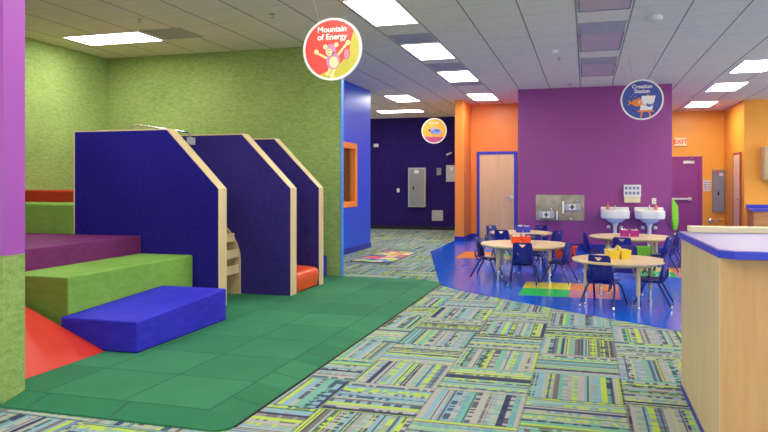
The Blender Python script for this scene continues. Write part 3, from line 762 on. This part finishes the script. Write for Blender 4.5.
# ================================================================ tables, chairs, caddies
def make_table(loc, r, ang, label):
    t = thing('round_table', label, 'table', (loc[0], loc[1], .006), ang, 'round activity tables')
    h = .50
    MB().lathe([(r - .006, h - .028), (r, h - .022), (r, h - .006), (r - .006, h)], (0, 0, 0), 64).build('tabletop', 'table_top', t, smooth=True)
    rl = r * .79
    for k in range(4):
        a = R(45 + 90 * k); x, y = rl * math.cos(a), rl * math.sin(a)
        lg = MB().lathe([(.021, .14), (.023, .15), (.023, h - .028)], (x, y, 0), 14).build('leg', 'table_leg', t, smooth=True)
        MB().lathe([(.022, 0), (.022, .012), (.015, .02), (.015, .15)], (x, y, 0), 12).build('leg_insert', 'chrome', lg, smooth=True)
        MB().tube([(x, y, .30), (x * .62, y * .62, h - .03)], .009, 6).build('brace', 'table_leg', lg)
    MB().lathe([(rl + .01, h - .06), (rl + .01, h - .03)], (0, 0, 0), 40).build('apron', 'table_leg', t)
    return t
tables = {
 'orange': ((-.84, 9.92), .62, R(2), 'round maple table holding the orange caddy'),
 'yellow': ((.35, 8.18), .505, R(-17), 'round maple table holding the yellow caddy, nearest of all'),
 'blue': ((-1.10, 12.25), .54, R(10), 'round maple table holding the blue caddy, farthest near the maple door'),
 'magenta': ((.69, 11.80), .64, R(0), 'round maple table holding the magenta caddy, before the sinks'),
 'bare': ((2.02, 12.6), .58, R(10), 'round maple table partly hidden behind the maple counter'),
}
for k_, (loc, r_, a_, lb) in tables.items(): make_table(loc, r_, a_, lb)

def make_chair():
    t = thing('child_chair', '', 'chair', (0, 0, 0), 0, "blue plastic children's chairs")
    # seat: dished shell
    mb = MB(); nx, ny = 10, 10; grid = []
    for th in (0, -.008):
        g_ = []
        for j in range(ny + 1):
            v = j / ny; row = []
            for i in range(nx + 1):
                u = i / nx * 2 - 1; wd = .145 - .012 * (1 - v) - .02 * max(0, v - .8) * 5 * abs(u)
                z = .295 + .012 * u * u * (1 if v < .8 else .6) - .006 * math.sin(math.pi * v) + (.03 * ((.12 - v) / .12) ** 2 if v < .12 else 0) - (.012 * ((v - .85) / .15) ** 2 if v > .85 else 0)
                row.append(mb.bm.verts.new((u * wd, -.125 + .27 * v, z + th)))
            g_.append(row)
        grid.append(g_)
    A, B = grid
    for j in range(ny):
        for i in range(nx):
            mb.face([A[j][i], A[j][i + 1], A[j + 1][i + 1], A[j + 1][i]]); mb.face([B[j][i], B[j + 1][i], B[j + 1][i + 1], B[j][i + 1]])
    for j in range(ny): mb.face([A[j][0], A[j + 1][0], B[j + 1][0], B[j][0]]); mb.face([A[j][nx], B[j][nx], B[j + 1][nx], A[j + 1][nx]])
    for i in range(nx): mb.face([A[0][i], B[0][i], B[0][i + 1], A[0][i + 1]]); mb.face([A[ny][i], A[ny][i + 1], B[ny][i + 1], B[ny][i]])
    mb.build('seat', 'chair_blue', t, smooth=True)
    # backrest: tapered shell with the triangular hand hole and two slots
    w0, w1, z0, z1, rc = .145, .120, .30, .575, .03
    outer = [(-w0, z0), (w0, z0)] + [(w1 + .004 - rc + rc * math.cos(R(a)), z1 - rc + rc * math.sin(R(a))) for a in (0, 30, 60, 90)] + [(-(w1 + .004 - rc + rc * math.cos(R(a))), z1 - rc + rc * math.sin(R(a))) for a in (90, 60, 30, 0)]
    tri = [(-.045, .55), (.045, .55), (.008, .513), (-.008, .513)]
    s1_ = [(-.062, .44), (-.052, .44), (-.055, .40), (-.066, .40)]; s2_ = [(-x, z) for x, z in reversed(s1_)]
    mb = MB(); mb.holed(outer, [tri, s1_, s2_], 0, .007, 'Y', cuts=(-.11, -.08, -.04, 0, .04, .08, .11))
    for v in mb.bm.verts:
        f = (v.co.z - z0) / (z1 - z0)
        v.co.y += -.128 - .035 * f + 1.6 * v.co.x ** 2 + .02 * max(0, 1 - f * 6)
    mb.build('backrest', 'chair_blue', t)
    # tubular frame
    fr = MB(); r = .0105
    fr.tube([(-.12, .10, .272), (-.12, -.11, .272)], r, 8).tube([(.12, .10, .272), (.12, -.11, .272)], r, 8)
    fr.tube([(-.12, -.02, .272), (.12, -.02, .272)], r, 8).tube([(-.11, .1, .272), (.11, .1, .272)], r, 8)
    for sx in (-1, 1): fr.tube([(sx * .118, -.1, .272), (sx * .13, -.118, .285), (sx * .128, -.143, .32), (sx * .122, -.15, .40)], r, 8)
    fr.build('seat_frame', 'chair_tube', t, smooth=True)
    for sx in (-1, 1):
        for top, foot in (((sx * .12, .055, .272), (sx * .19, .19, .012)), ((sx * .12, -.06, .272), (sx * .19, -.205, .012))):
            k = 1 if foot[1] > 0 else -1
            lg = MB().tube([(0, top[1], .268), (sx * .09, top[1], .268), (sx * .130, top[1] + k * .006, .264), (sx * .150, top[1] + k * .022, .245), (sx * .160, top[1] + k * .045, .205), foot], .0118, 10).build('leg', 'chair_tube', t, smooth=True)
            MB().ball((foot[0], foot[1], .013), .013).tube([(foot[0], foot[1], .012), (foot[0] - sx * .006, foot[1] * .975, .035)], .0125, 8).build('glide', 'chrome', lg, smooth=True)
    return t
proto = make_chair()
def look(fx, fy): return math.atan2(-fx, fy)   # rotation that turns +Y to (fx, fy)
chairs = [
 ((.19, 7.90), (.40, .9), 'blue child chair seen from behind in front of the yellow caddy, nearest of all chairs'),
 ((.71, 8.13), (-1, .18), 'blue child chair seen from the side, beside the maple counter at the yellow caddy table'),
 ((.47, 8.92), (-.1, -1), 'blue child chair on the far side of the yellow caddy table, mostly hidden'),
 ((-.80, 9.27), (.0, 1), 'blue child chair seen from behind in front of the orange caddy'),
 ((-1.36, 9.86), (1, -.1), 'blue child chair in profile, back towards the orange pillar, at the orange caddy table'),
 ((-.35, 9.60), (-1, .3), 'blue child chair in profile between the orange and yellow caddy tables'),
 ((-.78, 10.56), (0, -1), 'blue child chair on the far side of the orange caddy table'),
 ((-1.33, 11.72), (.25, 1), 'blue child chair seen from behind at the blue caddy table, nearer the maple door'),
 ((-.55, 11.85), (-.75, .62), 'blue child chair turned half away at the blue caddy table, below the stainless fountain'),
 ((-1.60, 12.75), (.7, -.6), 'blue child chair facing us behind the blue caddy table, before the maple door'),
 ((-.85, 13.0), (-.3, -1), 'blue child chair facing us behind the blue caddy table, under the fountain'),
 ((.51, 10.60), (.1, 1), 'blue child chair seen from behind just beyond the yellow caddy table'),
 ((.11, 11.35), (1, .25), 'blue child chair in profile left of the magenta caddy table, before the purple wall'),
 ((1.06, 10.92), (-.85, .45), 'blue child chair in profile at the magenta caddy table, close to the maple counter'),
 ((.80, 10.75), (-.3, 1), 'dark blue child chair half hidden between the yellow and magenta caddy tables'),
 ((1.33, 12.2), (-1, -.1), 'blue child chair behind the magenta caddy table, below the lime panel'),
 ((1.64, 11.62), (.5, .75), 'blue child chair at the partly hidden table beside the maple counter'),
]
for i, ((x, y), (fx, fy), lb) in enumerate(chairs):
    if i == 14: continue
    o = proto if i == 0 else copy_tree(proto)
    o.location = (x, y, .006); o.rotation_euler = (0, 0, look(fx, fy)); o['label'] = lb

def caddy(x, y, rz, key, label, content, clabel, w=.27, d=.2, h=.105, hz=.14):
    t = thing('craft_caddy', label, 'caddy', (x, y, .506), rz, 'plastic craft caddies')
    for sx in (-1, 1):
        cx = sx * w / 4; a, b = w / 4 - .001, d / 2; q = .012
        mb = MB()
        lo = [(cx - a + q, -b + q), (cx + a - q, -b + q), (cx + a - q, b - q), (cx - a + q, b - q)]
        hi = [(cx - a, -b), (cx + a, -b), (cx + a, b), (cx - a, b)]
        hin = [(cx - a + .005, -b + .005), (cx + a - .005, -b + .005), (cx + a - .005, b - .005), (cx - a + .005, b - .005)]
        lin = [(cx - a + q + .005, -b + q + .005), (cx + a - q - .005, -b + q + .005), (cx + a - q - .005, b - q - .005), (cx - a + q + .005, b - q - .005)]
        rings = [[mb.bm.verts.new((p[0], p[1], z)) for p in L] for L, z in ((lo, 0), (hi, h), (hin, h), (lin, .006))]
        for r0, r1 in zip(rings, rings[1:]):
            for k in range(4): mb.face([r0[k], r0[(k + 1) % 4], r1[(k + 1) % 4], r1[k]])
        mb.face(rings[0]); mb.face(rings[-1])
        mb.build('bin', key, t)
    outer = [(-d * .36, h * .5)] + [(d * .36 * math.cos(R(a)), h * .75 + (hz - h * .75) * math.sin(R(a))) for a in range(180, -1, -20)] + [(d * .36, h * .5)]
    hole = [(-.03, hz - .035), (.03, hz - .035), (.025, hz - .018), (-.025, hz - .018)]
    MB().holed(outer, [hole], -.006, .006, 'X').build('handle', key, t)
    random.seed(hash(key) % 1000 if False else len(key))
    mb = MB().use(content)
    for k in range(10):
        px, py = random.uniform(-w / 2 + .03, w / 2 - .03), random.uniform(-d / 2 + .03, d / 2 - .03)
        if abs(px) < .02: px = .04
        mb.ball((px, py, h - .008 + random.uniform(-.01, .015)), random.uniform(.015, .026), random.uniform(.5, .9), 8, 5)
        mb.tube([(px, py, .02), (px + random.uniform(-.02, .02), py + random.uniform(-.02, .02), h + random.uniform(0, .03))], .006, 6)
    o = mb.build('craft_supplies', None, None, loc=(x, y, .506), rotz=rz)
    tag(o, clabel, 'craft supplies', None, 'stuff')
caddy(.345, 8.22, R(17), 'caddy_yellow', 'yellow two-bin plastic caddy on the nearest round table', 'cream', 'pale craft pieces filling the yellow caddy', .245, .21, .10, .15)
caddy(-.89, 9.88, R(10), 'caddy_orange', 'orange red two-bin plastic caddy on round table', 'white', 'white craft pieces filling the orange caddy', .28)
caddy(-1.06, 12.2, R(8), 'caddy_blue', 'blue two-bin plastic caddy on the farthest round table', 'white', 'white craft pieces filling the blue caddy', .26)
caddy(.67, 11.7, R(0), 'caddy_magenta', 'magenta two-bin plastic caddy on the table before the sinks', 'white', 'white craft pieces filling the magenta caddy', .30)

# ================================================================ foreground maple counter
t = thing('reception_counter', 'maple counter with violet top and blue edge at the right foreground', 'counter', (0, 0, 0))
MB().box(.612, 2.6, 3.57, 4.78, .03, .998).build('cabinet_body', 'counter_maple', t)
MB().box(.605, .612, 3.57, 4.90, .03, .998).build('end_panel', 'maple', t)
top = [(.66, 3.50), (2.65, 3.50), (2.65, 4.86), (.578, 4.86), (.60, 3.57)]
MB().prism(top, 1.0, 1.036, 'Z').build('countertop_edge', 'counter_blue', t, bevel=.003)
top2 = [(.665, 3.507), (2.64, 3.507), (2.64, 4.853), (.585, 4.853), (.607, 3.575)]
MB().prism(top2, 1.036, 1.040, 'Z').build('countertop', 'counter_top', t)
MB().box(.64, 2.62, 4.77, 4.90, 1.04, 1.077).build('back_ledge', 'cream', t, bevel=.003)
MB().box(.598, 2.6, 3.56, 4.9, .004, .03).build('kick_board', 'blue_base', t)

# puzzle rug
pr = thing('play_rug', 'small colourful patchwork rug on the striped carpet by the blue wall', 'rug', (0, 0, 0))
MB().prism([(-3.92, 11.25), (-3.22, 11.16), (-3.19, 13.12), (-3.89, 13.22)], .001, .012).build('rug_backing', 'dark', pr)
random.seed(4); keys = ['caddy_yellow', 'sign_red', 'art_blue', 'lime', 'caddy_orange', 'sky_trim', 'cream', 'sign_red', 'caddy_yellow', 'blue_base', 'art_orange']
mb = MB(); nx, ny = 4, 9
def rp(u, v): return (-3.90 + .69 * u + .03 * v, 11.27 - .09 * u + 1.93 * v)
for i in range(nx):
    for j in range(ny):
        sh = .5 if j % 2 else 0
        mb.use(keys[(i * 3 + j * 5 + (i * j) % 3) % len(keys)])
        e = .0
        u0, u1, v0, v1 = i / nx, (i + 1) / nx, j / ny, (j + 1) / ny
        q = [rp(u0, v0 + (.04 if i % 2 else 0)), rp(u1, v0 + (0 if i % 2 else .04)), rp(u1, v1 + (0 if i % 2 else .04) if j < ny - 1 else v1), rp(u0, v1 + (.04 if i % 2 else 0) if j < ny - 1 else v1)]
        mb.prism(q, .012, .014)
mb.build('patchwork', None, pr)
